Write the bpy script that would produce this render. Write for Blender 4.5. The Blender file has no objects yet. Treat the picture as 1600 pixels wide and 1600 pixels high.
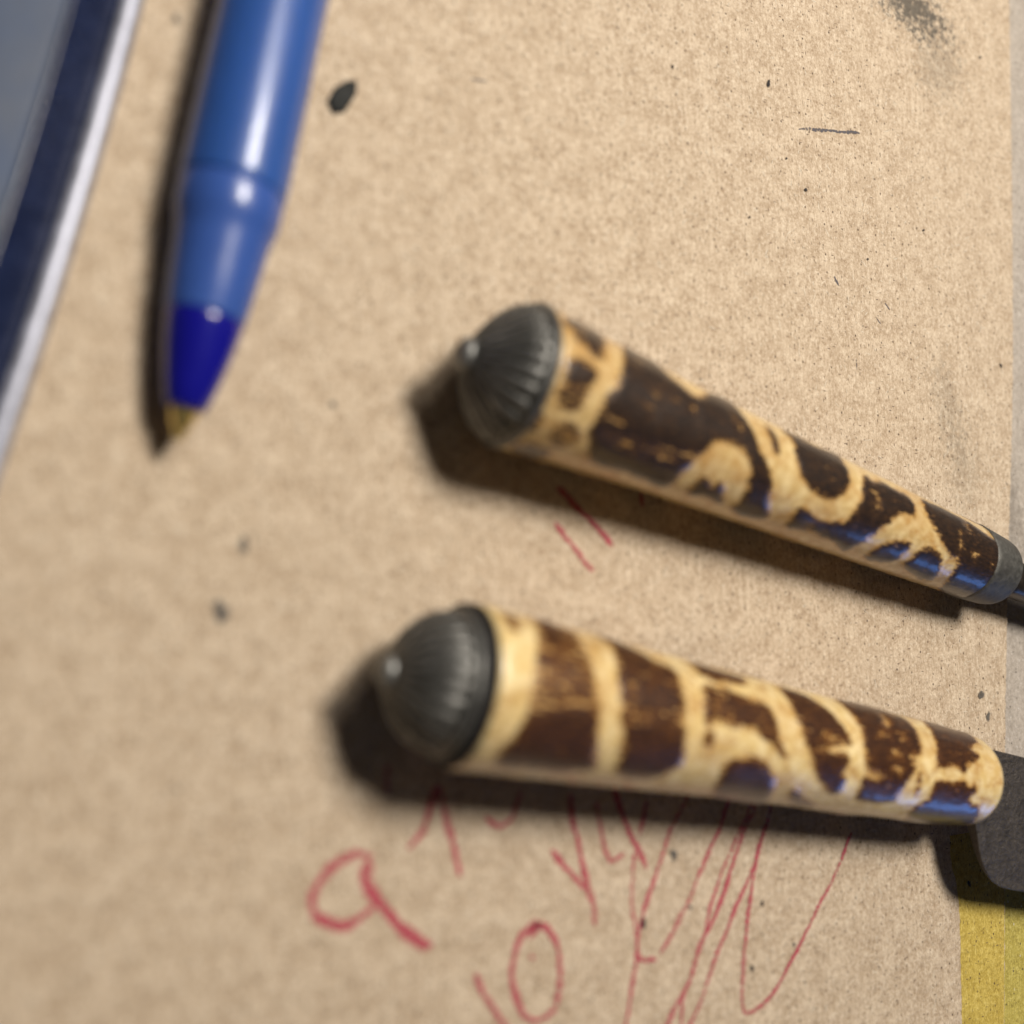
import bpy, bmesh, math, random
import numpy as np
from mathutils import Vector, Matrix

random.seed(7)
RNG = np.random.default_rng(11)
MM = 0.001
S = bpy.context.scene
COL = S.collection

# ---------------------------------------------------------------- camera
cam = bpy.data.cameras.new('camera')
camo = bpy.data.objects.new('camera', cam); COL.objects.link(camo); S.camera = camo
EL, PHI, DIST = math.radians(60), math.radians(12), 95.0
far = Vector((math.cos(PHI), math.sin(PHI), 0)); side = Vector((-math.sin(PHI), math.cos(PHI), 0))
cpos = -far*math.cos(EL)*DIST + Vector((0, 0, math.sin(EL)*DIST))
view = -cpos.normalized()
fp = (far - far.dot(view)*view).normalized()
cright = math.cos(PHI)*fp - math.sin(PHI)*side
cup = math.sin(PHI)*fp + math.cos(PHI)*side
rot = Matrix((cright, cup, -view)).transposed().to_4x4()
camo.matrix_world = Matrix.Translation(cpos*MM) @ rot
cam.sensor_width = 36; cam.lens = 36*1650/1600
cam.clip_start = 0.005; cam.clip_end = 10
cam.dof.use_dof = True
cam.dof.focus_distance = 0.1205
cam.dof.aperture_fstop = 10.5
cam.dof.aperture_blades = 0

# ---------------------------------------------------------------- world: a dim warm room
W = bpy.data.worlds.new('World'); S.world = W; W.use_nodes = True
bg = W.node_tree.nodes['Background']
bg.inputs[0].default_value = (1.0, 0.86, 0.72, 1); bg.inputs[1].default_value = 0.036

# ---------------------------------------------------------------- lamps
def lamp(name, loc, target, power, size, color, sy=None):
    l = bpy.data.lights.new(name, 'AREA'); o = bpy.data.objects.new(name, l); COL.objects.link(o)
    l.energy = power; l.color = color
    if sy: l.shape = 'RECTANGLE'; l.size = size*MM; l.size_y = sy*MM
    else: l.shape = 'DISK'; l.size = size*MM
    o.location = Vector(loc)*MM
    o.rotation_euler = (Vector(target)-Vector(loc)).to_track_quat('-Z', 'Y').to_euler()
    return o
lamp('work_lamp', (62, 106, 262), (8, 0, 0), 1.0, 80, (1.0, 0.93, 0.83))
lamp('room_lamp', (70, 275, 395), (5, 5, 0), .45, 150, (1.0, 0.92, 0.82))
lamp('blue_window', (290, -262, 46), (50, -25, 5), 0.10, 100, (0.14, 0.36, 1.0), 62)

S.view_settings.view_transform = 'Standard'; S.view_settings.look = 'None'
S.view_settings.exposure = 0.0; S.view_settings.gamma = 1.0
S.cycles.use_denoising = True
S.cycles.max_bounces = 8

# ---------------------------------------------------------------- measurements (mm on the sheet; handles: mm along, degrees around)
UTENSIL_DARK = [
 (0.85, [(0.55, 45.9), (2.91, 28.8), (4.99, 28.9), (4.89, 50.3), (4.14, 70.3), (3.3, 72.7), (1.96, 66.5), (0.75, 57.2)]),
 (0.95, [(0.48, 89.1), (1.81, 82.7), (3.53, 84.3), (3.66, 90.7), (2.98, 100.7), (1.7, 102.3), (0.98, 103.7)]),
 (0.68, [(0.98, 103.7), (3.1, 98.7), (3.27, 107.3), (2.55, 121.0), (1.26, 121.4), (0.49, 113.6)]),
 (0.6, [(-2.0, 119.3), (-0.72, 125.2), (0.23, 132.9), (0.7, 143.8), (0.07, 149.8), (-1.39, 146.8)]),
 (0.75, [(0.03, 170.4), (2.35, 158.8), (3.62, 166.9), (3.15, 192.9)]),
 (0.55, [(1.35, 135.1), (3.63, 132.2), (4.75, 142.8), (3.47, 156.4)]),
 (1.0, [(7.67, 28.9), (11.55, 28.7), (11.83, 47.7), (13.73, 58.9), (15.63, 61.1), (17.9, 39.2), (20.65, 27.8), (20.98, 51.2), (21.86, 68.5), (22.92, 87.2), (24.55, 102.3), (25.5, 115.0), (26.23, 132.4), (27.65, 155.4), (25.41, 165.9), (23.77, 157.5), (23.56, 138.6), (23.08, 128.0), (22.77, 113.8), (22.11, 103.3), (20.59, 94.2), (19.12, 93.0), (17.9, 98.0), (16.93, 107.5), (16.18, 119.6), (15.78, 132.8), (15.65, 150.4), (15.18, 162.8), (10.81, 158.4), (8.66, 162.2), (6.74, 155.5), (5.8, 138.9), (4.96, 132.1), (5.06, 112.0), (5.69, 94.1), (6.28, 81.0), (6.61, 60.3)]),
 (0.95, [(18.08, 135.8), (19.92, 141.3), (20.15, 132.0), (21.94, 156.0), (20.12, 156.1), (18.21, 161.0)]),
 (0.92, [(24.15, 55.6), (25.01, 57.6), (25.41, 68.5), (25.39, 79.9), (25.23, 82.0), (24.67, 71.7)]),
 (1.0, [(27.11, 41.2), (29.73, 39.1), (32.06, 42.5), (35.36, 32.4), (35.29, 55.5), (35.22, 74.1), (34.87, 90.3), (33.97, 101.7), (32.36, 107.3), (30.58, 105.4), (29.03, 99.9), (28.24, 89.3), (27.75, 75.0), (27.62, 58.0)]),
 (0.97, [(30.09, 128.7), (32.95, 134.7), (36.31, 127.1), (36.82, 109.5), (37.3, 93.1), (37.69, 62.4), (40.25, 54.8), (43.43, 55.8), (45.27, 63.5), (45.23, 82.9), (42.81, 88.5), (41.56, 107.5), (40.74, 122.3), (40.21, 138.2), (39.84, 156.1), (39.52, 164.5), (37.58, 157.1), (35.47, 154.2), (33.23, 152.5), (31.62, 156.3), (30.59, 156.5)]),
 (1.0, [(42.47, 160.4), (42.41, 139.9), (43.45, 127.2), (45.47, 119.7), (45.82, 125.0), (45.92, 143.5), (45.24, 158.4), (43.5, 165.8)]),
 (1.0, [(47.52, 152.8), (47.46, 136.6), (47.72, 120.9), (48.77, 114.3), (50.37, 116.0), (51.55, 125.6), (52.35, 144.0), (52.92, 162.9), (51.72, 165.6)]),
 (0.98, [(47.77, 47.1), (47.88, 78.9), (49.22, 92.4), (50.89, 105.0), (52.44, 112.4), (53.22, 112.5), (53.94, 120.8), (54.36, 138.7), (55.03, 156.0), (56.95, 184.3), (61.5, 197.0), (62.77, 178.8), (63.14, 144.6), (62.87, 107.9), (61.12, 83.8), (59.92, 62.1), (57.94, 56.4), (54.4, 44.6)]),
]
UTENSIL_SCRAPED = [
 (0.45, [(6.35, 127.5), (10.98, 122.5), (15.8, 115.7), (15.68, 126.0), (11.82, 134.7), (7.16, 134.1)]),
 (0.5, [(5.33, 113.2), (7.43, 110.8), (7.58, 115.9), (5.76, 118.4)]),
 (0.4, [(8.89, 93.8), (10.51, 93.8), (10.71, 105.6), (9.8, 104.7)]),
 (0.25, [(9.81, 65.7), (12.73, 73.1), (12.08, 88.2), (9.03, 81.9)]),
 (0.4, [(14.27, 73.3), (15.03, 75.6), (14.89, 80.7), (14.11, 80.6)]),
 (0.7, [(39.28, 54.5), (40.18, 56.3), (39.27, 64.6), (38.58, 62.1)]),
 (0.6, [(39.02, 78.0), (39.99, 80.9), (40.24, 89.7), (39.51, 100.2), (39.1, 92.2)]),
 (0.5, [(31.76, 145.1), (32.71, 140.6), (33.64, 153.1), (32.48, 154.1)]),
 (0.6, [(52.78, 79.1), (53.33, 78.9), (53.78, 110.5), (53.32, 110.2)]),
 (0.55, [(54.83, 41.7), (55.2, 53.5), (55.47, 68.1), (54.12, 67.7)]),
 (0.6, [(55.5, 96.9), (56.55, 96.9), (56.53, 106.5), (55.69, 105.6)]),
 (0.4, [(19.38, 56.5), (21.05, 74.2), (20.63, 78.8), (19.27, 67.0)]),
]
KNIFE_DARK = [
 (0.62, [(4.89, 15.6), (7.96, 27.5), (8.35, 53.3), (8.63, 75.1), (8.86, 88.2), (6.92, 90.0), (3.19, 89.5), (2.99, 79.3), (3.22, 63.4), (3.75, 46.5)]),
 (0.92, [(4.63, 72.4), (6.15, 73.1), (8.32, 77.9), (8.66, 81.8), (6.8, 82.3), (5.55, 78.9)]),
 (0.85, [(5.22, 8.5), (6.45, 20.9), (6.21, 43.4), (4.77, 52.7), (4.08, 42.6)]),
 (0.97, [(3.11, 102.3), (4.12, 98.0), (5.77, 93.2), (7.53, 90.0), (8.94, 92.5), (9.47, 107.8), (10.85, 133.8), (10.89, 138.8), (8.0, 146.1), (4.03, 149.0), (2.47, 147.3), (2.2, 130.1), (2.64, 111.8)]),
 (0.66, [(3.05, 87.7), (6.86, 87.4), (8.81, 84.7), (9.06, 94.6), (5.89, 97.4), (3.11, 105.3)]),
 (0.72, [(11.65, 86.6), (15.21, 83.0), (17.84, 80.1), (18.06, 95.6), (15.47, 96.9), (12.0, 98.5)]),
 (0.55, [(0.8, 28.9), (2.22, 24.5), (2.31, 37.4), (1.69, 47.5), (1.04, 44.3)]),
 (0.9, [(10.83, 8.8), (11.31, 31.7), (11.2, 55.6), (11.21, 71.0), (11.56, 84.4), (11.97, 89.8), (15.24, 86.3), (17.78, 84.2), (17.83, 70.1), (17.66, 56.8), (17.48, 44.5), (15.71, 38.2), (14.53, 29.0)]),
 (1.0, [(11.97, 95.3), (15.37, 93.2), (17.9, 92.3), (18.5, 109.3), (18.82, 121.5), (18.18, 134.5), (16.45, 143.1), (13.53, 139.7), (12.96, 130.9), (12.53, 116.7), (12.18, 102.1)]),
 (0.85, [(20.76, 21.1), (23.57, 24.7), (26.97, 25.8), (26.84, 34.9), (25.19, 42.2), (22.92, 44.3), (20.96, 41.9)]),
 (0.82, [(20.59, 55.6), (22.83, 52.1), (24.03, 54.1), (25.87, 57.9), (27.59, 55.9), (28.56, 66.5), (28.91, 79.1), (29.3, 90.8), (30.18, 98.0), (30.18, 102.7), (28.76, 94.8), (27.23, 87.5), (26.03, 82.2), (24.58, 83.2), (23.14, 83.1), (21.74, 81.5), (20.45, 85.9), (20.15, 73.1)]),
 (0.7, [(20.42, 93.5), (21.46, 90.6), (21.44, 100.9), (20.75, 103.9)]),
 (1.0, [(25.22, 154.6), (24.07, 126.8), (24.11, 114.4), (26.13, 109.6), (28.15, 111.8), (29.64, 122.4), (30.86, 138.6), (31.7, 156.7), (32.46, 176.9), (28.39, 176.9)]),
 (0.85, [(33.57, 145.8), (33.07, 131.4), (34.77, 140.1), (37.9, 155.7), (35.48, 159.8)]),
 (0.92, [(31.35, 27.1), (33.78, 27.8), (35.5, 38.0), (36.66, 50.2), (37.49, 63.3), (38.09, 77.4), (37.9, 81.3), (36.29, 85.9), (34.48, 90.1), (32.92, 90.4), (32.12, 78.4), (31.56, 65.1), (31.2, 49.2)]),
 (0.97, [(33.13, 93.0), (34.51, 92.4), (37.27, 91.1), (38.19, 94.7), (37.72, 106.4), (38.46, 114.1), (38.49, 128.5), (37.73, 129.6), (35.34, 116.9), (33.93, 105.7)]),
 (0.93, [(39.78, 18.6), (39.87, 44.9), (40.15, 62.1), (40.25, 79.8), (40.48, 91.7), (40.7, 105.2), (41.45, 133.0), (46.01, 131.8), (46.41, 114.5), (47.57, 82.1), (48.47, 73.0), (48.82, 55.3), (49.03, 28.3), (47.63, 19.2), (44.5, 7.8)]),
 (0.85, [(48.24, 94.3), (48.64, 101.8), (48.6, 116.3), (48.08, 102.5)]),
 (0.94, [(53.48, 8.5), (58.43, 9.9), (60.61, 9.8), (59.35, 38.7), (56.95, 52.2), (58.07, 58.4), (57.4, 67.5), (55.4, 77.9), (54.91, 84.2), (53.29, 79.5), (50.86, 84.2), (51.38, 62.7), (51.59, 46.4)]),
 (0.95, [(50.92, 100.4), (53.45, 98.6), (54.97, 92.5), (55.98, 99.8), (56.94, 95.8), (57.36, 102.7), (56.63, 109.8), (57.51, 120.5), (58.76, 122.9), (60.49, 150.1), (60.26, 168.5), (53.37, 176.7), (49.88, 141.1), (50.77, 120.0)]),
]
KNIFE_SCRAPED = [
 (0.4, [(11.92, 67.4), (12.7, 68.5), (12.78, 80.4), (12.12, 81.3)]),
 (0.35, [(13.47, 57.7), (16.96, 56.4), (17.16, 61.7), (13.7, 61.6)]),
 (0.4, [(21.91, 60.1), (22.88, 60.1), (22.34, 74.4), (21.45, 74.7)]),
 (0.45, [(34.64, 71.0), (36.87, 73.7), (37.3, 81.5), (34.93, 86.0)]),
 (0.7, [(44.85, 32.3), (45.64, 38.4), (44.82, 52.2), (43.99, 50.8)]),
 (0.55, [(42.68, 57.7), (44.73, 57.0), (44.05, 63.7), (42.54, 64.9)]),
 (0.75, [(40.6, 102.7), (42.26, 99.3), (43.33, 104.4), (42.49, 109.6), (41.03, 108.7)]),
 (0.6, [(44.07, 91.9), (45.55, 92.5), (45.38, 100.5), (44.24, 99.4)]),
 (0.45, [(44.27, 75.3), (45.77, 74.3), (45.3, 86.5), (44.19, 85.5)]),
 (0.7, [(46.47, 77.2), (48.41, 75.7), (47.94, 82.9), (46.61, 86.0)]),
 (0.5, [(46.01, 57.5), (46.69, 59.2), (46.22, 65.6), (45.52, 64.0)]),
 (0.4, [(16.15, 97.0), (16.99, 97.4), (17.06, 103.3), (16.35, 102.7)]),
 (0.4, [(6.3, 124.5), (7.15, 124.5), (7.3, 128.9), (6.57, 128.8)]),
]
UTENSIL_AXIS = ([-2.56, 10.75, 6.47], [60.33, -5.6, 4.1], [6.37, 5.82, 5.39, 5.1, 4.85, 4.6, 4.33, 4.0])
KNIFE_AXIS = ([-9.1, -14.62, 6.76], [52.27, -28.04, 5.37], [6.66, 6.41, 6.1, 5.77, 5.56, 5.41, 5.17, 4.77])
RED_STROKES = [(0.62, [(-13.65, -28.37), (-15.5, -27.99), (-17.6, -29.09), (-18.82, -30.58), (-18.52, -32.27), (-16.48, -33.37), (-14.64, -32.87), (-13.54, -32.1)]),
 (0.8, [(-14.09, -28.47), (-14.44, -30.07), (-13.37, -31.92), (-11.84, -33.86), (-10.0, -35.57), (-8.69, -36.14)]),
 (0.5, [(-7.88, -23.2), (-8.63, -25.07), (-9.31, -26.76), (-10.66, -28.19)]),
 (0.5, [(-7.76, -23.22), (-7.44, -24.88), (-6.84, -27.31), (-5.91, -30.99)]),
 (0.5, [(-12.31, -21.23), (-12.43, -22.04), (-12.46, -23.63)]),
 (0.42, [(-3.47, -26.37), (-2.86, -26.98), (-1.99, -27.29), (-0.9, -26.82), (-0.29, -25.58), (0.07, -24.47)]),
 (0.5, [(3.02, -30.02), (5.53, -32.84), (6.97, -34.32), (7.47, -37.18)]),
 (0.45, [(5.15, -25.31), (5.33, -27.52), (6.03, -30.4), (6.83, -34.3)]),
 (0.4, [(8.01, -26.17), (8.21, -28.13), (8.74, -30.46), (9.45, -31.8), (10.9, -31.19)]),
 (0.5, [(9.69, -24.9), (10.33, -26.47), (11.36, -29.18), (12.5, -31.22), (13.29, -32.94)]),
 (0.35, [(13.6, -26.75), (13.06, -28.68), (12.56, -29.95)]),
 (0.3, [(12.06, -31.22), (11.77, -32.62), (11.5, -35.32), (11.73, -38.08), (11.93, -39.87), (11.3, -42.46), (10.34, -46.17), (9.66, -48.78)]),
 (0.36, [(18.95, -26.22), (17.94, -27.62), (16.13, -29.97), (14.86, -32.62), (13.39, -35.37), (12.15, -38.27), (11.9, -40.49), (12.67, -41.01), (14.12, -41.1)]),
 (0.36, [(24.18, -26.98), (23.28, -28.18), (22.1, -30.43), (20.19, -33.08), (17.97, -36.57), (16.18, -38.8), (14.43, -40.81)]),
 (0.3, [(26.96, -27.51), (25.94, -29.08), (24.31, -31.36), (22.34, -34.27), (20.82, -36.99), (19.8, -39.67)]),
 (0.42, [(27.63, -27.7), (26.7, -28.92), (25.05, -31.21), (23.2, -34.69), (21.66, -37.59), (19.95, -39.81), (18.86, -41.27), (17.88, -43.54), (16.27, -45.37), (14.91, -47.09), (13.18, -49.53)]),
 (0.25, [(17.88, -43.54), (16.98, -44.76), (16.53, -47.42), (16.26, -49.63)]),
 (0.34, [(29.09, -28.67), (28.69, -29.57), (27.33, -31.97), (25.87, -35.05), (23.9, -37.69), (22.38, -40.09), (20.81, -42.37), (19.32, -45.2), (17.65, -47.64), (16.08, -50.16)]),
 (0.32, [(29.09, -28.67), (28.69, -29.57), (26.71, -33.81), (25.53, -37.69), (24.72, -41.25), (24.19, -44.39), (24.0, -47.38), (24.52, -48.01), (25.93, -47.75), (27.64, -47.0), (29.63, -45.12), (32.44, -42.09), (34.59, -39.53), (36.76, -37.24), (38.85, -34.34), (39.91, -32.77)]),
 (0.48, [(1.68, -36.42), (1.3, -35.93), (0.13, -36.49), (-0.8, -37.72), (-1.3, -39.7), (-0.81, -42.1), (-0.1, -43.34), (1.03, -43.98), (2.19, -43.79), (3.01, -42.99), (3.56, -40.57), (3.2, -37.86), (2.07, -36.32), (1.16, -36.45), (0.49, -37.09)]),
 (0.35, [(0.58, -38.44), (0.95, -38.87)]),
 (0.5, [(-4.79, -39.07), (-3.82, -41.26), (-2.17, -43.66), (-1.42, -45.37)]),
 (0.42, [(4.43, -0.88), (6.5, -3.22), (7.72, -4.58), (8.61, -5.3)]),
 (0.48, [(4.82, 2.39), (5.98, 1.42), (8.59, -0.79), (9.98, -2.04), (10.74, -3.0)]),
 (0.35, [(14.28, 2.26), (14.44, 0.89)])]
GREY_STROKES = [(0.24, [(38.12, 44.22), (41.41, 44.77), (44.99, 45.31), (47.94, 45.78)]),
 (0.22, [(42.34, 27.76), (43.05, 26.75)]),
 (0.14, [(50.26, 25.67), (51.05, 25.01)]),
 (0.12, [(45.08, 18.64), (45.07, 17.32)]),
 (0.1, [(48.62, 23.8), (49.4, 23.14)]),
 (0.1, [(-3.16, 40.14), (-1.34, 40.39)])]
DOTS = [(12.68, -37.78, 0.55, 0.0), (27.08, -38.16, 0.32, 0.1), (25.36, -43.94, 0.36, 0.1), (31.01, -42.66, 0.28, 0.3), (16.47, -32.07, 0.7, 0.35), (62.15, -19.73, 0.75, 0.35), (63.12, -22.3, 0.6, 0.35), (18.17, -37.12, 0.35, 0.4), (-26.01, -8.4, 1.1, 0.3), (-24.27, -3.29, 0.7, 0.35), (33.95, 48.5, 0.5, 0.2), (57.73, -40.5, 0.5, 0.0), (38.66, 37.17, 0.3, 0.1), (70.41, 20.29, 0.35, 0.1), (30.11, 32.54, 0.22, 0.1), (20.59, 47.15, 0.25, 0.1), (-16.8, 8.52, 0.4, 0.3), (-29.64, 38.87, 0.5, 0.4), (36.01, 40.29, 0.2, 0.2), (47.87, 30.59, 0.2, 0.1), (57.78, 35.64, 0.25, 0.2), (19.61, 14.11, 0.3, 0.3), (70.92, 60.81, 0.3, 0.2)]
FLAKE = [(-17.11, 34.74), (-16.41, 36.17), (-15.18, 37.15), (-14.35, 37.23), (-14.43, 36.05), (-15.5, 34.18), (-16.54, 33.78)]
EDGE = [(81.57, 99.63), (78.27, 70.73), (75.57, 43.68), (72.64, 18.13), (69.5, -2.02), (66.64, -21.11), (64.38, -39.27), (62.22, -56.6), (59.89, -76.38)]
YELLOW = [(55.11, -37.7), (55.7, -40.22), (55.87, -43.7), (55.57, -48.46), (55.06, -55.16), (54.21, -64.97)]
PEN_LINE = [(-30.0, 3.93, 2.9), (-22.85, 40.18, 4.0)]
CASE_LINE = [(-32.11, 39.81), (-36.25, 21.79), (-39.24, 10.88), (-41.56, 1.37)]
# ---------------------------------------------------------------- helpers
def tag(o, label=None, cat=None, group=None, kind=None):
    if label: o['label'] = label
    if cat: o['category'] = cat
    if group: o['group'] = group
    if kind: o['kind'] = kind
    return o
def empty(name, loc):
    o = bpy.data.objects.new(name, None); COL.objects.link(o); o.location = Vector(loc)*MM
    o.empty_display_size = 0.005
    return o
def mesh_obj(name, verts, faces, mat, parent=None, smooth=True, attrs=None):
    me = bpy.data.meshes.new(name)
    v = np.asarray(verts, dtype=np.float64)*MM
    me.from_pydata(v.tolist(), [], faces if isinstance(faces, list) else faces.tolist())
    me.update()
    if smooth: me.polygons.foreach_set('use_smooth', [True]*len(me.polygons))
    for k, a in (attrs or {}).items():
        at = me.attributes.new(k, 'FLOAT', 'POINT'); at.data.foreach_set('value', np.asarray(a, dtype=np.float32))
    me.materials.append(mat)
    o = bpy.data.objects.new(name, me); COL.objects.link(o)
    if parent:
        o.parent = parent; o.matrix_parent_inverse = Matrix.Translation(-parent.location)
    return o
def grid_faces(nr, nc, wrap=True):
    i = np.arange(nr-1)[:, None]; j = np.arange(nc if wrap else nc-1)[None, :]; k = (j+1) % nc
    f = np.stack([i*nc+j, i*nc+k, (i+1)*nc+k, (i+1)*nc+j], -1).reshape(-1, 4)
    return f
def axis_frame(A, B):
    ax = (B-A)/np.linalg.norm(B-A); u = np.cross([0, 0, 1.0], ax); u /= np.linalg.norm(u)
    return ax, u, np.cross(ax, u)
def lathe(name, A, fr, prof, mat, parent, n=64, rad_fn=None, caps=True, ecc=1.0):
    """prof: (s, r) along the axis; rad_fn(s, r, theta) may modulate the radius"""
    ax, u, w = fr
    th = np.linspace(0, 2*np.pi, n, endpoint=False)
    V = []
    for s, r in prof:
        rr = rad_fn(s, r, th) if rad_fn else np.full(n, r)
        V.append(A + ax*s + rr[:, None]*(np.cos(th)[:, None]*u + ecc*np.sin(th)[:, None]*w))
    V = np.concatenate(V); f = grid_faces(len(prof), n).tolist()
    if caps:
        f.append(list(range(n))[::-1]); m = (len(prof)-1)*n; f.append(list(range(m, m+n)))
    o = mesh_obj(name, V, f, mat, parent)
    return o
def smooth_line(pts, step=0.25):
    p = np.asarray(pts, float); P = np.vstack([2*p[0]-p[1], p, 2*p[-1]-p[-2]]); out = []
    for i in range(1, len(P)-2):
        a, b, c, d = P[i-1], P[i], P[i+1], P[i+2]
        k = max(2, int(np.linalg.norm(c-b)/step))
        for t in np.arange(k)/k:
            out.append(.5*((2*b)+(c-a)*t+(2*a-5*b+4*c-d)*t*t+(3*b-a-3*c+d)*t**3))
    out.append(p[-1]); return np.array(out)
def seg_sdf(px, py, poly):
    """signed distance (positive inside) of points to a polygon"""
    d = np.full(px.shape, 1e9); ins = np.zeros(px.shape, bool); n = len(poly)
    for i in range(n):
        ax, ay = poly[i]; bx, by = poly[(i+1) % n]
        ex, ey = bx-ax, by-ay; wx, wy = px-ax, py-ay
        t = np.clip((wx*ex+wy*ey)/max(ex*ex+ey*ey, 1e-9), 0, 1)
        d = np.minimum(d, (wx-ex*t)**2+(wy-ey*t)**2)
        c = ((ay > py) != (by > py)) & (px < (bx-ax)*(py-ay)/((by-ay) if abs(by-ay) > 1e-9 else 1e-9)+ax)
        ins ^= c
    return np.where(ins, 1, -1)*np.sqrt(d)

# node helpers
class Mat:
    def __init__(s, name, dim='3D'):
        s.dim = dim
        s.m = bpy.data.materials.new(name); s.m.use_nodes = True; s.t = s.m.node_tree; s.N = s.t.nodes
        s.b = s.N['Principled BSDF']; s.out = s.N['Material Output']
        s.tc = s.N.new('ShaderNodeTexCoord')
    def set(s, **k):
        for a, v in k.items(): s.put(s.b.inputs[a.replace('_', ' ')], v)
        return s
    def put(s, sock, v):
        if isinstance(v, bpy.types.NodeSocket): s.t.links.new(v, sock)
        elif isinstance(v, (tuple, list)) and len(v) == 3 and sock.type == 'RGBA': sock.default_value = (*v, 1)
        else: sock.default_value = v
    def vec(s, scale=(1, 1, 1), loc=(0, 0, 0), rot=(0, 0, 0)):
        """object coordinates in millimetres, scaled"""
        n = s.N.new('ShaderNodeMapping'); n.vector_type = 'POINT'
        s.put(n.inputs['Vector'], s.tc.outputs['Object'])
        n.inputs['Scale'].default_value = tuple(1000*a for a in scale); n.inputs['Location'].default_value = loc
        n.inputs['Rotation'].default_value = rot
        return n.outputs[0]
    def noise(s, scale=1.0, detail=3, rough=.55, vec=None, dist=0.0):
        n = s.N.new('ShaderNodeTexNoise'); n.noise_dimensions = s.dim; s.put(n.inputs['Vector'], vec or s.vec())
        n.inputs['Scale'].default_value = scale; n.inputs['Detail'].default_value = detail
        n.inputs['Roughness'].default_value = rough; n.inputs['Distortion'].default_value = dist
        return n.outputs['Fac']
    def voro(s, scale=1.0, vec=None, rand=1.0):
        n = s.N.new('ShaderNodeTexVoronoi'); n.voronoi_dimensions = s.dim; s.put(n.inputs['Vector'], vec or s.vec())
        n.inputs['Scale'].default_value = scale; n.inputs['Randomness'].default_value = rand
        return n
    def map(s, v, a, b, c=0.0, d=1.0, smooth=False):
        n = s.N.new('ShaderNodeMapRange'); n.clamp = True
        if smooth: n.interpolation_type = 'SMOOTHSTEP'
        s.put(n.inputs[0], v)
        for i, x in enumerate((a, b, c, d)): n.inputs[i+1].default_value = x
        return n.outputs[0]
    def math(s, op, a, b=0.0):
        n = s.N.new('ShaderNodeMath'); n.operation = op; s.put(n.inputs[0], a); s.put(n.inputs[1], b); return n.outputs[0]
    def mix(s, f, a, b, mode='MIX'):
        n = s.N.new('ShaderNodeMix'); n.data_type = 'RGBA'; n.blend_type = mode
        s.put(n.inputs[0], f); s.put(n.inputs[6], a); s.put(n.inputs[7], b); return n.outputs[2]
    def attr(s, name):
        n = s.N.new('ShaderNodeAttribute'); n.attribute_name = name; return n.outputs['Fac']
    def bump(s, h, dist, strength=1.0, prev=None):
        n = s.N.new('ShaderNodeBump'); s.put(n.inputs['Height'], h); n.inputs['Distance'].default_value = dist*MM
        n.inputs['Strength'].default_value = strength
        if prev: s.put(n.inputs['Normal'], prev)
        s.put(s.b.inputs['Normal'], n.outputs[0]); return n.outputs[0]
    def ramp(s, v, stops):
        n = s.N.new('ShaderNodeValToRGB'); s.put(n.inputs[0], v); e = n.color_ramp.elements
        while len(e) < len(stops): e.new(0.5)
        for x, (p, c) in zip(e, stops): x.position = p; x.color = (*c, 1)
        return n.outputs[0]

# ---------------------------------------------------------------- materials
def blob(M, x, y, rx, ry, ang, k, rough_scale=.7):
    """soft-edged smudge: 1 in its middle, 0 outside, broken up by noise"""
    n = M.N.new('ShaderNodeMapping'); n.vector_type = 'TEXTURE'
    M.put(n.inputs['Vector'], M.tc.outputs['Object'])
    n.inputs['Location'].default_value = (x*MM, y*MM, 0); n.inputs['Rotation'].default_value = (0, 0, math.radians(ang))
    n.inputs['Scale'].default_value = (rx*MM, ry*MM, 1)
    l = M.N.new('ShaderNodeVectorMath'); l.operation = 'LENGTH'; M.put(l.inputs[0], n.outputs[0])
    if not hasattr(M, 'rag'): M.rag = M.map(M.noise(1.1, 4, .72), .25, .75, -.62, .62)
    d = M.math('ADD', l.outputs['Value'], M.rag)
    return M.map(d, 1.0, .2, 0, k, True)

def paper_fibres(M, base, dark, light, contrast=1.0):
    """felted paper: mottled pulp, vertical machine-direction streaks, flecks"""
    n1 = M.noise(1.7, 4, .72, M.vec((1.15, .9, 1)))       # pulp clumps
    n2 = M.noise(4.2, 3, .75, M.vec((1.15, .85, 1)))         # fine fibre
    n3 = M.noise(.42, 4, .62)                                # broad blotches
    n4 = M.noise(1.3, 2, .6, M.vec((3.0, .22, 1)))           # machine-direction streaks
    c = M.mix(M.map(n3, .34, .64), tuple(.70*a+.30*b for a, b in zip(base, dark)), tuple(.75*a+.25*b for a, b in zip(base, light)))
    c = M.mix(M.map(n1, .46, .30, 0, .64*contrast), c, dark)
    c = M.mix(M.map(n1, .53, .68, 0, .65*contrast), c, light)
    c = M.mix(M.map(n2, .46, .32, 0, .48*contrast), c, dark)
    c = M.mix(M.map(n2, .55, .70, 0, .50*contrast), c, light)
    c = M.mix(M.map(n4, .50, .70, 0, .42*contrast), c, tuple(.5*a+.5*b for a, b in zip(base, dark)))
    h = M.math('ADD', M.math('MULTIPLY', n1, .6), M.math('MULTIPLY', n2, .6))
    M.dents = n3
    return c, h

def flecks(M, c, scale, size, amount, col, stretch=(1, 1, 1), rot=0.0):
    v = M.voro(scale, M.vec(stretch, rot=(0, 0, rot)))
    near = M.map(v.outputs['Distance'], size, size*.45)
    sel = M.N.new('ShaderNodeSeparateColor'); M.put(sel.inputs[0], v.outputs['Color'])
    keep = M.map(sel.outputs[0], 1-amount, 1-amount+.02)
    return M.mix(M.math('MULTIPLY', M.math('MULTIPLY', near, keep), M.map(sel.outputs[1], 0, 1, .35, 1)), c, col)

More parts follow.
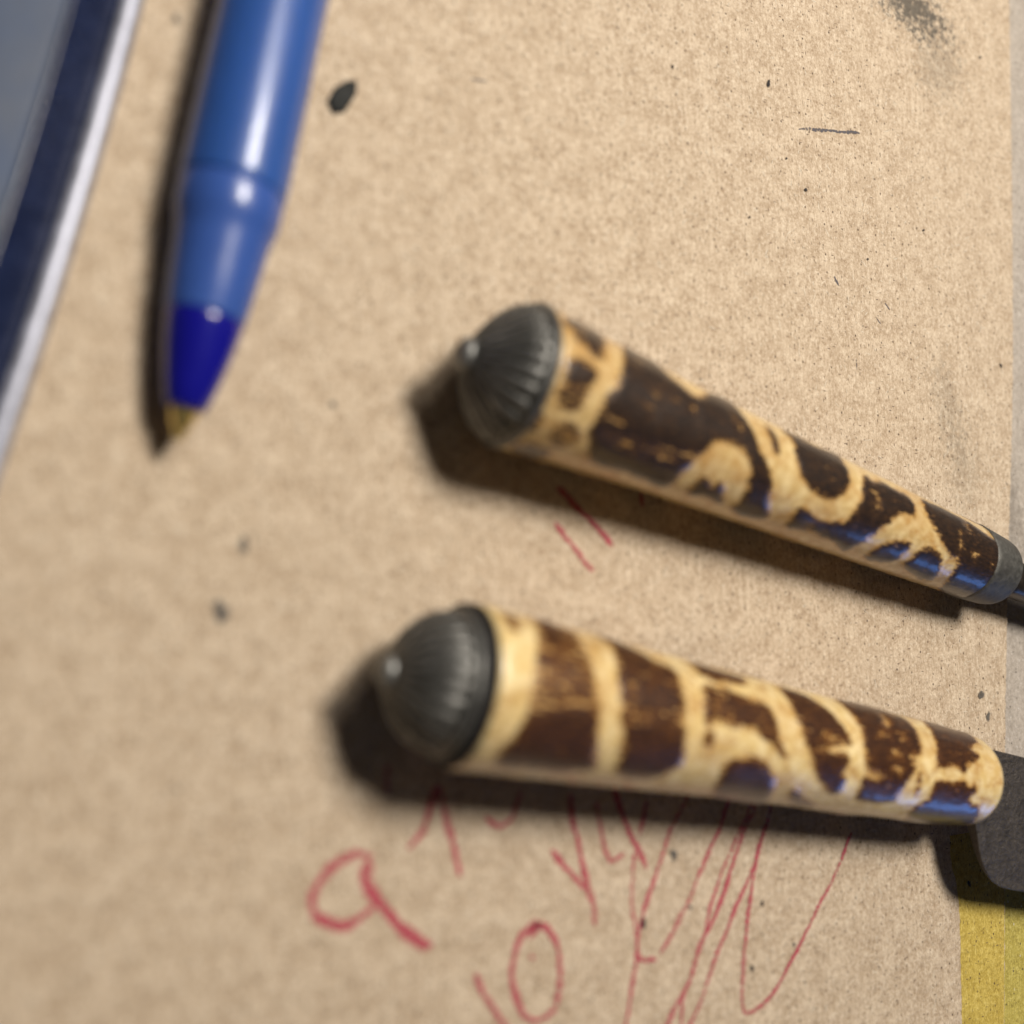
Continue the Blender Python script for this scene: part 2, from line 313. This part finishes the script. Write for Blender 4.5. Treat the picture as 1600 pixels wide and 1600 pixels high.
def mat_cardboard(yellow=False):
    M = Mat('cardboard_yellow_ink' if yellow else 'cardboard', '2D')
    if yellow:
        c, h = paper_fibres(M, (.55, .41, .085), (.33, .23, .045), (.70, .56, .17), 1.5)
    else:
        c, h = paper_fibres(M, (.545, .430, .309), (.265, .18, .112), (.765, .655, .515), 1.0)
    c = flecks(M, c, .7, .10, .5, (.07, .045, .03), (1, .8, 1))
    c = flecks(M, c, 1.0, .13, .30, (.10, .065, .045), (1.9, .5, 1), .5)
    c = flecks(M, c, .9, .12, .22, (.12, .08, .06), (.5, 1.9, 1), .3)
    if not yellow:
        for x, y, rx, ry, a, k in SMUDGES:
            c = M.mix(blob(M, x, y, rx, ry, a, k), c, (.075, .07, .062))
    M.bump(h, .075, 1.0, M.bump(M.dents, .35, .6))
    M.set(Base_Color=c, Roughness=.86, Specular_IOR_Level=.25)
    return M.m

SMUDGES = [(58.5, 64.5, 4.8, 9, 75, .85), (63, 58, 7, 6, 60, .28), (60, 14, 3.5, 8, 10, .22), (62, 7, 4, 7, 0, .2), (22, -25.5, 1.8, 1.0, 30, .3),
           (44, 68, 6, 4, 40, .15), (-28, -48, 16, 9, 20, .15)]

def mat_table(yellow=False):
    M = Mat('grey_board_yellow_ink' if yellow else 'grey_board', '2D')
    if yellow: c, h = paper_fibres(M, (.50, .41, .085), (.28, .22, .05), (.64, .55, .17), 1.5)
    else: c, h = paper_fibres(M, (.44, .385, .33), (.27, .235, .20), (.58, .525, .47), 1.2)
    c = flecks(M, c, .7, .11, .45, (.07, .06, .05))
    c = flecks(M, c, 1.3, .12, .2, (.72, .70, .66), (1, .5, 1))
    if not yellow: c = M.mix(blob(M, 71, 3, 3, 12, 10, .45), c, (.14, .12, .10))
    M.bump(h, .12, 1.0)
    M.set(Base_Color=c, Roughness=.8, Specular_IOR_Level=.3)
    return M.m

def mat_ink(name, col, dens=1.0, fine=2.6):
    M = Mat(name, '2D')
    a = M.attr('ink')
    n = M.noise(fine, 3, .7, M.vec((1.2, .8, 1)))
    al = M.math('ADD', a, M.map(n, .25, .75, -.62, .32))
    al = M.map(al, .12, .75, 0, dens, True)
    c = M.mix(M.map(n, .3, .7), tuple(x*.75 for x in col), tuple(min(1, x*1.25) for x in col))
    M.set(Base_Color=c, Roughness=.7, Specular_IOR_Level=.25, Alpha=al)
    return M.m

def mat_handle(name, dark, warm, mottle, iv=((.72, .52, .22), (.84, .67, .36))):
    M = Mat(name, '2D')
    burn = M.attr('burn'); amber = M.attr('amber')
    sv = M.N.new('ShaderNodeCombineXYZ')       # surface coordinates: along, around (mm)
    M.put(sv.inputs[0], M.attr('along')); M.put(sv.inputs[1], M.attr('around'))
    def sn(scale, sx, sy, detail=3, rough=.6, dist=0.0):
        m = M.N.new('ShaderNodeMapping'); M.put(m.inputs[0], sv.outputs[0]); m.inputs['Scale'].default_value = (sx, sy, 1)
        return M.noise(scale, detail, rough, m.outputs[0], dist)
    g1 = sn(1.0, .42, 2.6, 4, .68)             # long scratches
    g2 = sn(1.0, 1.6, 2.4, 4, .7)              # wear mottling
    g3 = sn(1.0, .9, .9, 3, .5)
    g4 = sn(1.0, 1.1, 4.2, 5, .72)             # fine grain
    amp = M.map(burn, .0, .35, .22, 1.0)        # bare ivory is smooth, burnt skin is streaky and worn
    nz = M.math('ADD', M.math('MULTIPLY', M.math('SUBTRACT', g2, .5), 1.1), M.math('MULTIPLY', M.math('SUBTRACT', g1, .5), 1.6))
    e = M.math('ADD', M.math('MULTIPLY', burn, .84), M.math('MULTIPLY', nz, amp))
    ivory = M.mix(M.map(g3, .35, .7), *iv)
    ivory = M.mix(M.map(amber, 0, 1, 0, .8), ivory, (.42, .205, .055))
    ivory = M.mix(M.map(sn(1, .5, .6, 4, .7), .50, .68, 0, .7), ivory, (.46, .24, .065))
    ivory = M.mix(M.map(burn, .02, .3, 0, .55), ivory, (.44, .22, .05))
    mid = tuple(.55*a+.45*b for a, b in zip(warm, dark))
    brown = M.ramp(e, [(.18, (.55, .33, .105)), (.34, warm), (.48, mid), (.66, dark)])
    w1 = M.map(M.math('ADD', M.math('MULTIPLY', g4, .55), M.math('MULTIPLY', g1, .45)), .43, .62, 0, mottle, True)
    brown = M.mix(w1, brown, mid)
    brown = M.mix(M.map(sn(1, 1.0, 1.5, 5, .75), .58, .72, 0, mottle*.8, True), brown, warm)
    col = M.mix(M.map(e, .16, .42, 0, 1, True), ivory, brown)
    rough = M.map(e, .2, .7, .22, .36)
    h = M.math('ADD', M.math('MULTIPLY', g1, .8), M.math('MULTIPLY', g2, .5))
    M.bump(h, .09, .8)
    M.set(Base_Color=col, Roughness=rough, Specular_IOR_Level=.5, Coat_Weight=.5, Coat_Roughness=.16)
    M.b.inputs['Subsurface Weight'].default_value = 0.0
    return M.m

def mat_metal(name, col, rough, metallic=1.0, worn=None, bump=.03, scale=1.2, ridges=None):
    M = Mat(name)
    n = M.noise(scale, 5, .65); n2 = M.noise(scale*.3, 3, .5)
    c = M.mix(M.map(n, .3, .7), tuple(x*.65 for x in col), tuple(min(1, x*1.3) for x in col))
    if worn: c = M.mix(M.map(n2, .5, .7, 0, .6), c, worn)
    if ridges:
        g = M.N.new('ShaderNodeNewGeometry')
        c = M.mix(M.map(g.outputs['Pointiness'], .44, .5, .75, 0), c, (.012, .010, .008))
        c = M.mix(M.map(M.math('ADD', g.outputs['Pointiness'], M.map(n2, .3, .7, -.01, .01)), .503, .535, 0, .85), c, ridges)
    M.bump(n, bump, .8)
    M.set(Base_Color=c, Metallic=metallic, Roughness=M.map(n, .3, .7, rough*.85, min(1, rough*1.2)))
    return M.m

def mat_plastic(name, col, rough, trans=0.0, coat=0.0, sss=0.0):
    M = Mat(name)
    n = M.noise(.5, 3, .5)
    c = M.mix(M.map(n, .3, .7, 0, .25), col, tuple(x*.75 for x in col))
    M.set(Base_Color=c, Roughness=M.map(M.noise(1.3, 3), .3, .7, rough*.85, rough*1.15), IOR=1.49, Transmission_Weight=trans, Coat_Weight=coat, Coat_Roughness=.12)
    M.bump(M.noise(2.0, 2), .01, .5)
    if sss:
        M.set(Subsurface_Weight=sss, Subsurface_Radius=(.2, .4, 1.0), Subsurface_Scale=.8*MM)
    return M.m

M_CARD = mat_cardboard(); M_CARD_Y = mat_cardboard(True)
M_TABLE = mat_table(); M_TABLE_Y = mat_table(True)
M_RED = mat_ink('red_ink', (.46, .06, .10), .85, 3.4)
M_GREY = mat_ink('grey_pencil', (.10, .095, .11), .85)
M_DOT = mat_ink('black_ink', (.022, .02, .022), .92)
M_DOTG = mat_ink('grey_ink', (.10, .095, .09), .75)
M_H1 = mat_handle('dark_horn', (.013, .0085, .0075), (.13, .062, .025), .5, ((.60, .42, .18), (.76, .59, .31)))
M_H2 = mat_handle('brown_horn', (.024, .010, .0075), (.20, .075, .018), .65, ((.74, .54, .23), (.88, .72, .41)))
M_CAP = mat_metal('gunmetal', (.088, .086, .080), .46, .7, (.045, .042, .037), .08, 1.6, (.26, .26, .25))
M_FERRULE = mat_metal('zinc', (.125, .122, .112), .55, .6, (.07, .064, .058), .12, 1.4)
M_STEEL = mat_metal('blackened_steel', (.078, .067, .060), .5, .5, (.028, .024, .022), .28, 2.2)
M_SHANK = mat_metal('dark_iron', (.085, .07, .058), .36, .8, (.03, .025, .022), .05, .9)
M_BARREL = mat_plastic('frosted_blue_plastic', (.05, .17, .60), .38, .5, .3)
M_GRIP = mat_plastic('pale_blue_plastic', (.05, .125, .46), .32, .25, .15)
M_NOSE = mat_plastic('deep_blue_plastic', (.006, .006, .23), .22, 0, .3)
M_TUBE = mat_plastic('blue_ink_tube', (.006, .05, .40), .35)
M_BRASS = mat_metal('brass', (.85, .62, .24), .30, .9, (.7, .5, .17), .02, 1.0)
M_PLATE = mat_metal('brushed_blue_grey', (.05, .072, .125), .6, 0, (.028, .042, .085), .14, .25)
M_NAVY = mat_metal('navy_gloss', (.007, .013, .045), .26, 0, None, .01, .8)
M_RIM = mat_metal('bright_aluminium', (.29, .30, .36), .42, .5, None, .01, .8)
M_GAP = mat_metal('black_pitch', (.012, .010, .009), .7, 0, None, .05, 1.5)
M_FLAKE = mat_metal('black_flake', (.010, .011, .010), .75, 0, (.03, .03, .026), .15, 1.5)

# ---------------------------------------------------------------- the surface: grey board, cardboard on it
TZ = -0.75
def slab(name, outline, z0, z1, mat, parent=None):
    n = len(outline)
    V = [(x, y, z0) for x, y in outline] + [(x, y, z1) for x, y in outline]
    F = [list(range(n))[::-1], list(range(n, 2*n))] + [[i, (i+1) % n, n+(i+1) % n, n+i] for i in range(n)]
    return mesh_obj(name, V, F, mat, parent, smooth=False)
table = tag(slab('table_top', [(-260, -260), (330, -260), (330, 330), (-260, 330)], TZ-14, TZ, M_TABLE), kind='structure')

# the cardboard's torn-straight right edge, slightly ragged
ed = []
el = smooth_line([EDGE[-1], *EDGE[::-1][1:]], .3)
for i, (x, y) in enumerate(el):
    ed.append((x+.09*math.sin(i*.7+2*math.sin(i*.13))*random.random()+random.uniform(-.035, .035), y))
outline = [(-150, -76.4)] + ed + [(-150, 99.6)]
card = tag(slab('cardboard_sheet', outline, TZ+.005, 0, M_CARD),
           'large tan cardboard sheet with red ink scribbles lying under the handles and pen', 'cardboard')
bv = card.modifiers.new('edge', 'BEVEL'); bv.width = .12*MM; bv.segments = 2; bv.limit_method = 'ANGLE'; bv.angle_limit = math.radians(60)

# yellow ink across the lower right corner: on the cardboard, and on the board beside it
def edge_x(y):
    ys = [p[1] for p in EDGE[::-1]]; xs = [p[0] for p in EDGE[::-1]]
    return float(np.interp(y, ys, xs))
def patch(name, left, z, right, mat, parent, label):
    p = smooth_line(left, .35); V = []; F = []; ink = []
    for i, (x, y) in enumerate(p):
        x = x+random.uniform(-.06, .06); r = right(y)
        for t in (0, .04, .5, 1): V.append((x+(r-x)*t, y, z))
        if i: k = 4*i; F += [[k-4+j, k-3+j, k+1+j, k+j] for j in range(3)]
    o = mesh_obj(name, V, F, mat, parent, smooth=False); o['label'] = label; return o
YL = [(55.2, -35.0)]+YELLOW
patch('yellow_ink', YL, .012, lambda y: edge_x(y)-.16, M_CARD_Y, card, 'yellow ink patch at the corner of the cardboard')
patch('yellow_ink', [(edge_x(y)+.05, y) for y in np.linspace(-33, -76, 8)], TZ+.012, lambda y: edge_x(y)+26, M_TABLE_Y, table, 'yellow ink patch on the grey board')

# ink strokes: thin ribbons of ink lying on the paper
def ribbon(name, pts, width, z, mat, parent, taper=True):
    p = smooth_line(pts, .18); n = len(p)
    t = np.gradient(p, axis=0); t /= np.linalg.norm(t, axis=1)[:, None]+1e-9
    nrm = np.stack([-t[:, 1], t[:, 0]], 1)
    ph = random.uniform(0, 9); s = np.arange(n)
    w = width*(.95+.18*np.sin(s*.19+ph)+.10*np.sin(s*.53+ph*2))
    if taper:
        w *= np.clip(np.minimum((s+2)/5, (n-s+1)/5), .35, 1)
    wob = .035*np.sin(s*.33+ph)+.02*np.sin(s*.9+ph)
    V = []; ink = []
    prof = [(-1, 0), (-.55, .75), (0, 1), (.55, .75), (1, 0)]
    fade = .86+.14*np.sin(s*.07+ph)
    for i in range(n):
        for q, k in prof:
            xy = p[i]+nrm[i]*(q*w[i]*.72+wob[i]); V.append((xy[0], xy[1], z)); ink.append(k*fade[i])
    return mesh_obj(name, V, grid_faces(n, 5, False), mat, parent, smooth=False, attrs={'ink': ink})
for i, (w, pts) in enumerate(RED_STROKES): ribbon('red_ink_stroke', pts, w*1.25, .016+.004*i, M_RED, card)
for i, (w, pts) in enumerate(GREY_STROKES): ribbon('pencil_mark', pts, w*1.6, .016+.004*i, M_GREY, card)
for i, (x, y, r, c) in enumerate(DOTS):
    V = [(x, y, .13)]; ink = [1.0]; k = 18; ph = random.uniform(0, 6)
    for ring, (f, a) in enumerate(((.55, .9), (1.0, 0))):
        for j in range(k):
            th = 2*math.pi*j/k; rr = r*f*(1+.22*math.sin(2*th+ph)+.12*math.sin(3*th+2*ph))
            V.append((x+rr*math.cos(th)*.8, y+rr*math.sin(th), .13)); ink.append(a)
    F = [[0, 1+j, 1+(j+1) % k] for j in range(k)]+[[1+j, 1+k+j, 1+k+(j+1) % k, 1+(j+1) % k] for j in range(k)]
    o = mesh_obj('ink_spot', V, F, M_DOTG if c > .25 else M_DOT, card, attrs={'ink': ink})

# hair-fine pulp fibres lying in the face of the sheet, dark and pale, far too many to count
def hairs(name, count, col, z, wmin, wmax, lmin, lmax):
    M = Mat(name, '2D'); M.set(Base_Color=M.mix(M.noise(.8, 2), col, tuple(.6*a for a in col)), Roughness=.8, Specular_IOR_Level=.2)
    V = []; F = []; rg = random.Random(len(name))
    for i in range(count):
        y = rg.uniform(-62, 78); x = rg.uniform(-48, edge_x(y)-1.0)
        a = rg.gauss(math.pi/2, .9); L = rg.uniform(lmin, lmax)*(.6 if rg.random() < .5 else 1); w = rg.uniform(wmin, wmax); k = rg.gauss(0, .9)/max(L, .3)
        b = len(V); n = 5; px, py = x, y
        for j in range(n):
            t = w*(1-.75*abs(j/(n-1)*2-1))
            for sg in (-1, 1): V.append((px-math.sin(a)*t*sg*.5, py+math.cos(a)*t*sg*.5, z+i*1e-6))
            if j: F.append([b+2*j-2, b+2*j-1, b+2*j+1, b+2*j])
            px += math.cos(a)*L/(n-1); py += math.sin(a)*L/(n-1); a += k*L/(n-1)
    o = mesh_obj(name, V, F, M.m, card, smooth=False); o['kind'] = 'stuff'
hairs('dark_fibres', 1500, (.10, .065, .045), .006, .07, .16, .25, 1.0)
hairs('pale_fibres', 2600, (.80, .70, .56), .009, .07, .15, .3, 1.2)

# ---------------------------------------------------------------- the two horn-handled pieces
def fbm(a, b, seed, octaves=4):
    """cheap value noise on arrays"""
    rg = np.random.default_rng(seed); out = np.zeros_like(a); amp = 1.0; tot = 0
    for o in range(octaves):
        T = rg.random((64, 64)); x = a*2**o; y = b*2**o
        xi = np.floor(x).astype(int); yi = np.floor(y).astype(int); fx = x-xi; fy = y-yi
        fx = fx*fx*(3-2*fx); fy = fy*fy*(3-2*fy)
        g = lambda i, j: T[i % 64, j % 64]
        out += amp*((g(xi, yi)*(1-fx)+g(xi+1, yi)*fx)*(1-fy)+(g(xi, yi+1)*(1-fx)+g(xi+1, yi+1)*fx)*fy)
        tot += amp; amp *= .55
    return out/tot-.5

def round_poly(pl, k=3):
    p = np.array(pl, float); n = len(p); out = []
    for i in range(n):
        a, b, c, d = p[i-1], p[i], p[(i+1) % n], p[(i+2) % n]
        for t in np.arange(k)/k:
            out.append(tuple(.5*((2*b)+.8*(c-a)*t+(1.6*a-4.4*b+3.6*c-.8*d)*t*t+(2.4*b-.8*a-2.4*c+.8*d)*t**3)))
    return out

def horn_handle(parent, axis, dark, scraped, mat, seed, round_far, amber_spots=()):
    A, B, rad = [np.array(q, float) for q in axis]
    fr = axis_frame(A, B); ax, u, w = fr; L = np.linalg.norm(B-A)
    ns, nt = 500, 360
    s = np.linspace(0, L, ns); th = np.radians(np.linspace(-90, 270, nt, endpoint=False))
    SS, TT = np.meshgrid(s, th, indexing='ij')
    r = np.interp(s, np.linspace(0, L, len(rad)), rad)
    ker = np.hanning(61); ker /= ker.sum(); r = np.convolve(np.pad(r, 30, mode='reflect', reflect_type='odd'), ker, 'valid')
    RR = np.repeat(r[:, None], nt, 1); AR = RR.mean()*1.0*TT
    rm = RR
    x = SS+.55*fbm(SS*.45+9, AR*.45+30, seed)+.22*fbm(SS*1.5, AR*1.5+9, seed+1)
    y0 = AR+.55*fbm(SS*.45+40, AR*.45+3, seed+2)+.22*fbm(SS*1.5+5, AR*1.5, seed+3)
    rmean = RR.mean()
    burn = np.zeros_like(SS); soft = .62
    full = 2*np.pi*rmean
    def put(polys, sub=False):
        nonlocal burn
        for v, pl in polys:
            pl = round_poly(pl); q = [(a, math.radians(b)*rmean) for a, b in pl]
            # the same motif repeated round the back, also painting shade into the lower edge
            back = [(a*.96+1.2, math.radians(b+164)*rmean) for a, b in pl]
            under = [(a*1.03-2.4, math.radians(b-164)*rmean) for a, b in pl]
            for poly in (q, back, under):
                for off in (0, -full, full):
                    P2 = [(a, b+off) for a, b in poly]
                    ys = [p[1] for p in P2]
                    if max(ys) < -.5*math.pi*rmean-1 or min(ys) > 1.5*math.pi*rmean+1: continue
                    d = seg_sdf(x, y0, P2)
                    m = np.clip((d+soft)/(2*soft), 0, 1); m = m*m*(3-2*m)
                    burn = burn*(1-v*m) if sub else np.maximum(burn, v*m)
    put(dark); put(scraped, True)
    amber = np.clip(.55*fbm(SS*.22, AR*.3+7, seed+5)*3, 0, 1)
    for a, b, sz, k in amber_spots:
        amber = np.maximum(amber, k*np.exp(-(((SS-a)/sz)**2+((AR-math.radians(b)*rmean)/sz)**2)))
    # relief: the dark skin stands proud of the scraped ivory
    RR = RR + .13*(burn-.5) + .10*fbm(SS*.25, AR*.3, seed+6) + .03*fbm(SS*1.6, AR*2.2, seed+7)
    if not round_far: RR -= .32*np.clip((SS-(L-4.9))/.3, 0, 1)      # turned down inside the ferrule
    # rounded ends
    e0 = np.clip(SS/.55, 0, 1); RR -= .35*(1-np.sqrt(1-(1-e0)**2))
    if round_far:
        e1 = np.clip((L-SS)/round_far, 0, 1); RR -= round_far*.9*(1-np.sqrt(np.clip(1-(1-e1)**2, 0, 1)))
    V = A+SS[..., None]*ax+RR[..., None]*(np.cos(TT)[..., None]*u+np.sin(TT)[..., None]*w)
    F = grid_faces(ns, nt).tolist(); F.append(list(range(nt))[::-1]); m = (ns-1)*nt; F.append(list(range(m, m+nt)))
    o = mesh_obj('handle', V.reshape(-1, 3), F, mat, parent,
                 attrs={'burn': burn.ravel(), 'amber': amber.ravel(), 'along': SS.ravel(), 'around': AR.ravel()})
    return A, fr, L, r

def fluted_cap(parent, A, fr, R, flutes, gap, phase, full=0.0):
    ax, u, w = fr; back = (-ax, u, -w)          # s grows outwards from the butt
    H = 5.3
    def flute(s, r, th):
        k = np.clip((s-1.05)/.35, 0, 1)*np.clip((H+.05-s)/.5, 0, 1)
        g = np.abs(np.sin(th*flutes/2+phase))           # thin sharp grooves between rounded flutes
        return r-k*min(.42, .13*r)*(1-g**.5)
    prof = [(-.25, R*.86), (.0, R*.93)]
    for t in np.linspace(0, 1, 9): prof.append((.05+.75*t, R*(.955+.035*math.sin(math.pi*t))))   # rim bead
    prof += [(.86, R*.925), (.98, R*.915), (1.08, R*.925)]
    cp = np.array([(0, .925), (.1, .915), (.25, .865), (.4, .78), (.55, .665), (.7, .52), (.82, .39), (.9, .305), (.96, .255), (1, .235)])
    for t in np.linspace(0, 1, 44)[1:]:
        a = float(np.interp(t, cp[:, 0], cp[:, 1])); b = max(.235, .925*math.sqrt(max(0, 1-(t*.975)**2.1)))
        prof.append((1.08+(H-1.08)*t, R*(a*(1-full)+b*full)))
    cap = lathe('cap', A-ax*gap, back, prof, M_CAP, parent, n=flutes*10, rad_fn=flute)
    kp = [(H-.2, R*.21), (H+.0, R*.225), (H+.3, R*.22), (H+.55, R*.195), (H+.75, R*.15), (H+.88, R*.09), (H+.92, R*.02)]
    knob = lathe('knob', A-ax*gap, back, kp, M_CAP, None, n=32)
    knob.parent = cap; knob.matrix_parent_inverse = cap.matrix_parent_inverse.copy()
    knob.matrix_parent_inverse = Matrix.Identity(4)
    cap_loc = parent.location
    return cap

# utensil with ferrule and shank
ut = empty('utensil', (UTENSIL_AXIS[0][0], UTENSIL_AXIS[0][1], 0))
tag(ut, 'utensil with dark brown and ivory handle ending in a grey ferrule and thin shank', 'utensil')
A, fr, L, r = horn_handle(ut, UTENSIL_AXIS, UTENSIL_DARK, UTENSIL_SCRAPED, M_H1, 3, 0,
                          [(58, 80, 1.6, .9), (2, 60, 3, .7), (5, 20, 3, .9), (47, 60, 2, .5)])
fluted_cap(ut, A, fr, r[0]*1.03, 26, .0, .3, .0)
ax, u, w = fr
Rf = r[-1]
def lip(s, rr, th):
    return rr+.10*np.sin(3*th+1)*np.clip(1-(s+5.2)/1.0, 0, 1)*.6
lathe('ferrule', A+ax*L, fr, [(-5.2, Rf*1.05), (-5.1, Rf*1.075), (-4.4, Rf*1.065), (-2.4, Rf*1.03), (-.8, Rf*1.0), (-.2, Rf*.97), (.1, Rf*.9), (.3, Rf*.75), (.35, .4)], M_FERRULE, ut, n=72, rad_fn=lip)
# shank: a flattened forged bar that narrows away from the ferrule
V = []; F = []; st = [(-.3, 2.3, 2.1), (3, 2.05, 1.9), (12, 1.8, 1.7), (30, 1.6, 1.55), (52, 1.5, 1.5)]
n = 16
for sdist, a, b in st:
    for j in range(n):
        t = 2*math.pi*j/n; ct, s_t = math.cos(t), math.sin(t); k = (abs(ct)**4+abs(s_t)**4)**-.25
        V.append(A+ax*(L+sdist)+u*(a*ct*k)+w*(b*s_t*k+.0))
F = grid_faces(len(st), n).tolist(); F.append(list(range(n))[::-1]); m = (len(st)-1)*n; F.append(list(range(m, m+n)))
mesh_obj('shank', V, F, M_SHANK, ut)

# knife
kn = empty('knife', (KNIFE_AXIS[0][0], KNIFE_AXIS[0][1], 0))
tag(kn, 'knife with brown and ivory banded handle and flat dark steel blade', 'knife')
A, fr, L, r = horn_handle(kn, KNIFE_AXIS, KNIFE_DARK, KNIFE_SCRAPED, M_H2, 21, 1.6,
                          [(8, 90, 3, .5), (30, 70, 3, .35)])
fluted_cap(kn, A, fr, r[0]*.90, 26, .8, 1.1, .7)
ax, u, w = fr
collar = lathe('butt_collar', A, (-ax, u, -w), [(-.1, r[0]*.93), (.10, r[0]*.975), (.75, r[0]*.96), (1.0, r[0]*.86)], M_GAP, kn, n=72)
# blade: flat, its heel stepping down below the handle; edge side towards -u direction of the picture
bo = [(-.2, 3.6), (2, 3.7), (20, 3.3), (60, 2.6), (95, 1.0), (112, -4.0), (100, -8.8), (60, -10.9), (20, -10.9), (8, -10.7)]
heel = [(6.0, -10.5), (4.6, -10.0), (3.4, -9.1), (2.5, -8.0), (1.8, -6.8), (1.2, -5.4), (.6, -4.4), (-.2, -3.8)]
ol = bo+heel
V = []; F = []; n = len(ol); th = .75
for sgn in (-1, 1):
    for a, b in ol:
        edge = min(1.0, max(.18, (b+11.1)/8.0))
        V.append(A+ax*(L+a)+u*b+w*(sgn*th*edge))
F = [list(range(n))[::-1], list(range(n, 2*n))]+[[i, (i+1) % n, n+(i+1) % n, n+i] for i in range(n)]
bl = mesh_obj('blade', V, F, M_STEEL, kn, smooth=False)
bv = bl.modifiers.new('edge', 'BEVEL'); bv.width = .22*MM; bv.segments = 2; bv.limit_method = 'ANGLE'

# ---------------------------------------------------------------- ballpoint pen
pa, pb = [np.array(q) for q in PEN_LINE]
pfr = axis_frame(pa, pb); pax = pfr[0]
pen = empty('ballpoint_pen', (pa[0], pa[1], 0))
tag(pen, 'blue plastic ballpoint pen with deep blue nose and brass point', 'pen')
lathe('point', pa, pfr, [(.35, .22), (.55, .38), (.9, .48), (1.25, .58), (1.3, .74), (2.6, 1.1), (3.2, 1.15)], M_BRASS, pen, 40)
lathe('nose_cone', pa, pfr, [(2.65, 1.0), (2.7, 1.45), (2.95, 1.62), (4.4, 2.02), (7, 2.58), (9.3, 2.92), (9.75, 2.96), (9.85, 2.9), (9.85, 2.5)], M_NOSE, pen, 56)
lathe('grip', pa, pfr, [(9.8, 2.6), (9.85, 3.0), (10.05, 3.04), (13, 3.34), (16, 3.58), (16.6, 3.66), (17.4, 3.88), (17.9, 3.99), (18.4, 4.03), (20.0, 4.06), (20.2, 4.0), (20.2, 3.2), (10.0, 2.3)], M_GRIP, pen, 64, caps=False)
tube = lathe('ink_tube', pa, pfr, [(3.2, .8), (9.7, 1.5), (10.3, 1.75), (19.6, 2.2), (20.3, 2.95), (33.6, 2.95), (34.4, 2.2), (34.6, 1.2)], M_TUBE, pen, 32)
lathe('barrel', pa, pfr, [(20.2, 3.2), (20.2, 3.98), (20.45, 4.12), (21, 4.16), (120, 4.16), (120, 3.1), (20.5, 3.1)], M_BARREL, pen, 64, caps=False)

# ---------------------------------------------------------------- bright-edged metal case at the left
cl = np.array(CASE_LINE); d = cl[0]-cl[-1]; d /= np.linalg.norm(d); nl = np.array([-d[1], d[0]])   # nl points left
base = cl[-1]
case = empty('metal_case', (base[0]+nl[0]*20, base[1]+nl[1]*20, 0))
tag(case, 'blue grey metal case with dark navy band and bright silver edge', 'case')
LL = np.linalg.norm(cl[0]-cl[-1])
def bow(t):                                         # the edge is very slightly convex
    return -.35*(1-((t-LL/2)/(LL/2))**2)
def extrude(name, prof, mat, parent):
    ts = np.linspace(-70, LL+75, 60); V = []
    for t in ts:
        o = base+d*t
        for a, z in prof:
            q = o+nl*(a+(bow(t) if -5 < t < LL+5 else 0)); V.append((q[0], q[1], z))
    n = len(prof); F = grid_faces(len(ts), n).tolist(); F.append(list(range(n))[::-1]); m = (len(ts)-1)*n; F.append(list(range(m, m+n)))
    return mesh_obj(name, V, F, mat, parent)
rim = [(0, .05)]+[(.85*(1-math.cos(a)), .30+.8*math.sin(a)) for a in np.linspace(0, math.pi/2, 10)]+[(1.45, 1.12), (1.62, 1.0), (1.62, .05)]
extrude('rim', rim, M_RIM, case)
bev = [(1.63, .05), (1.63, .9)]+[(1.63+3.35*t, .9+1.7*t**1.3) for t in np.linspace(0, 1, 10)[1:]]+[(5.0, .05)]
extrude('navy_band', bev, M_NAVY, case)
extrude('top_plate', [(5.01, .05), (5.01, 2.55), (5.2, 2.68), (5.6, 2.72), (44, 2.85), (44, .05)], M_PLATE, case)

# ---------------------------------------------------------------- small black flake lying by the pen
fl = FLAKE; cx = sum(p[0] for p in fl)/len(fl); cy = sum(p[1] for p in fl)/len(fl)
V = [(x, y, .14) for x, y in fl]+[(cx+(x-cx)*.78, cy+(y-cy)*.78, .42+.12*math.sin(i*2.1)) for i, (x, y) in enumerate(fl)]+[(cx, cy, .55)]
n = len(fl); F = [list(range(n))[::-1]]+[[i, (i+1) % n, n+(i+1) % n, n+i] for i in range(n)]+[[n+i, n+(i+1) % n, 2*n] for i in range(n)]
tag(mesh_obj('black_flake', V, F, M_FLAKE, smooth=False), 'small black flake lying on the cardboard right of the pen', 'flake')
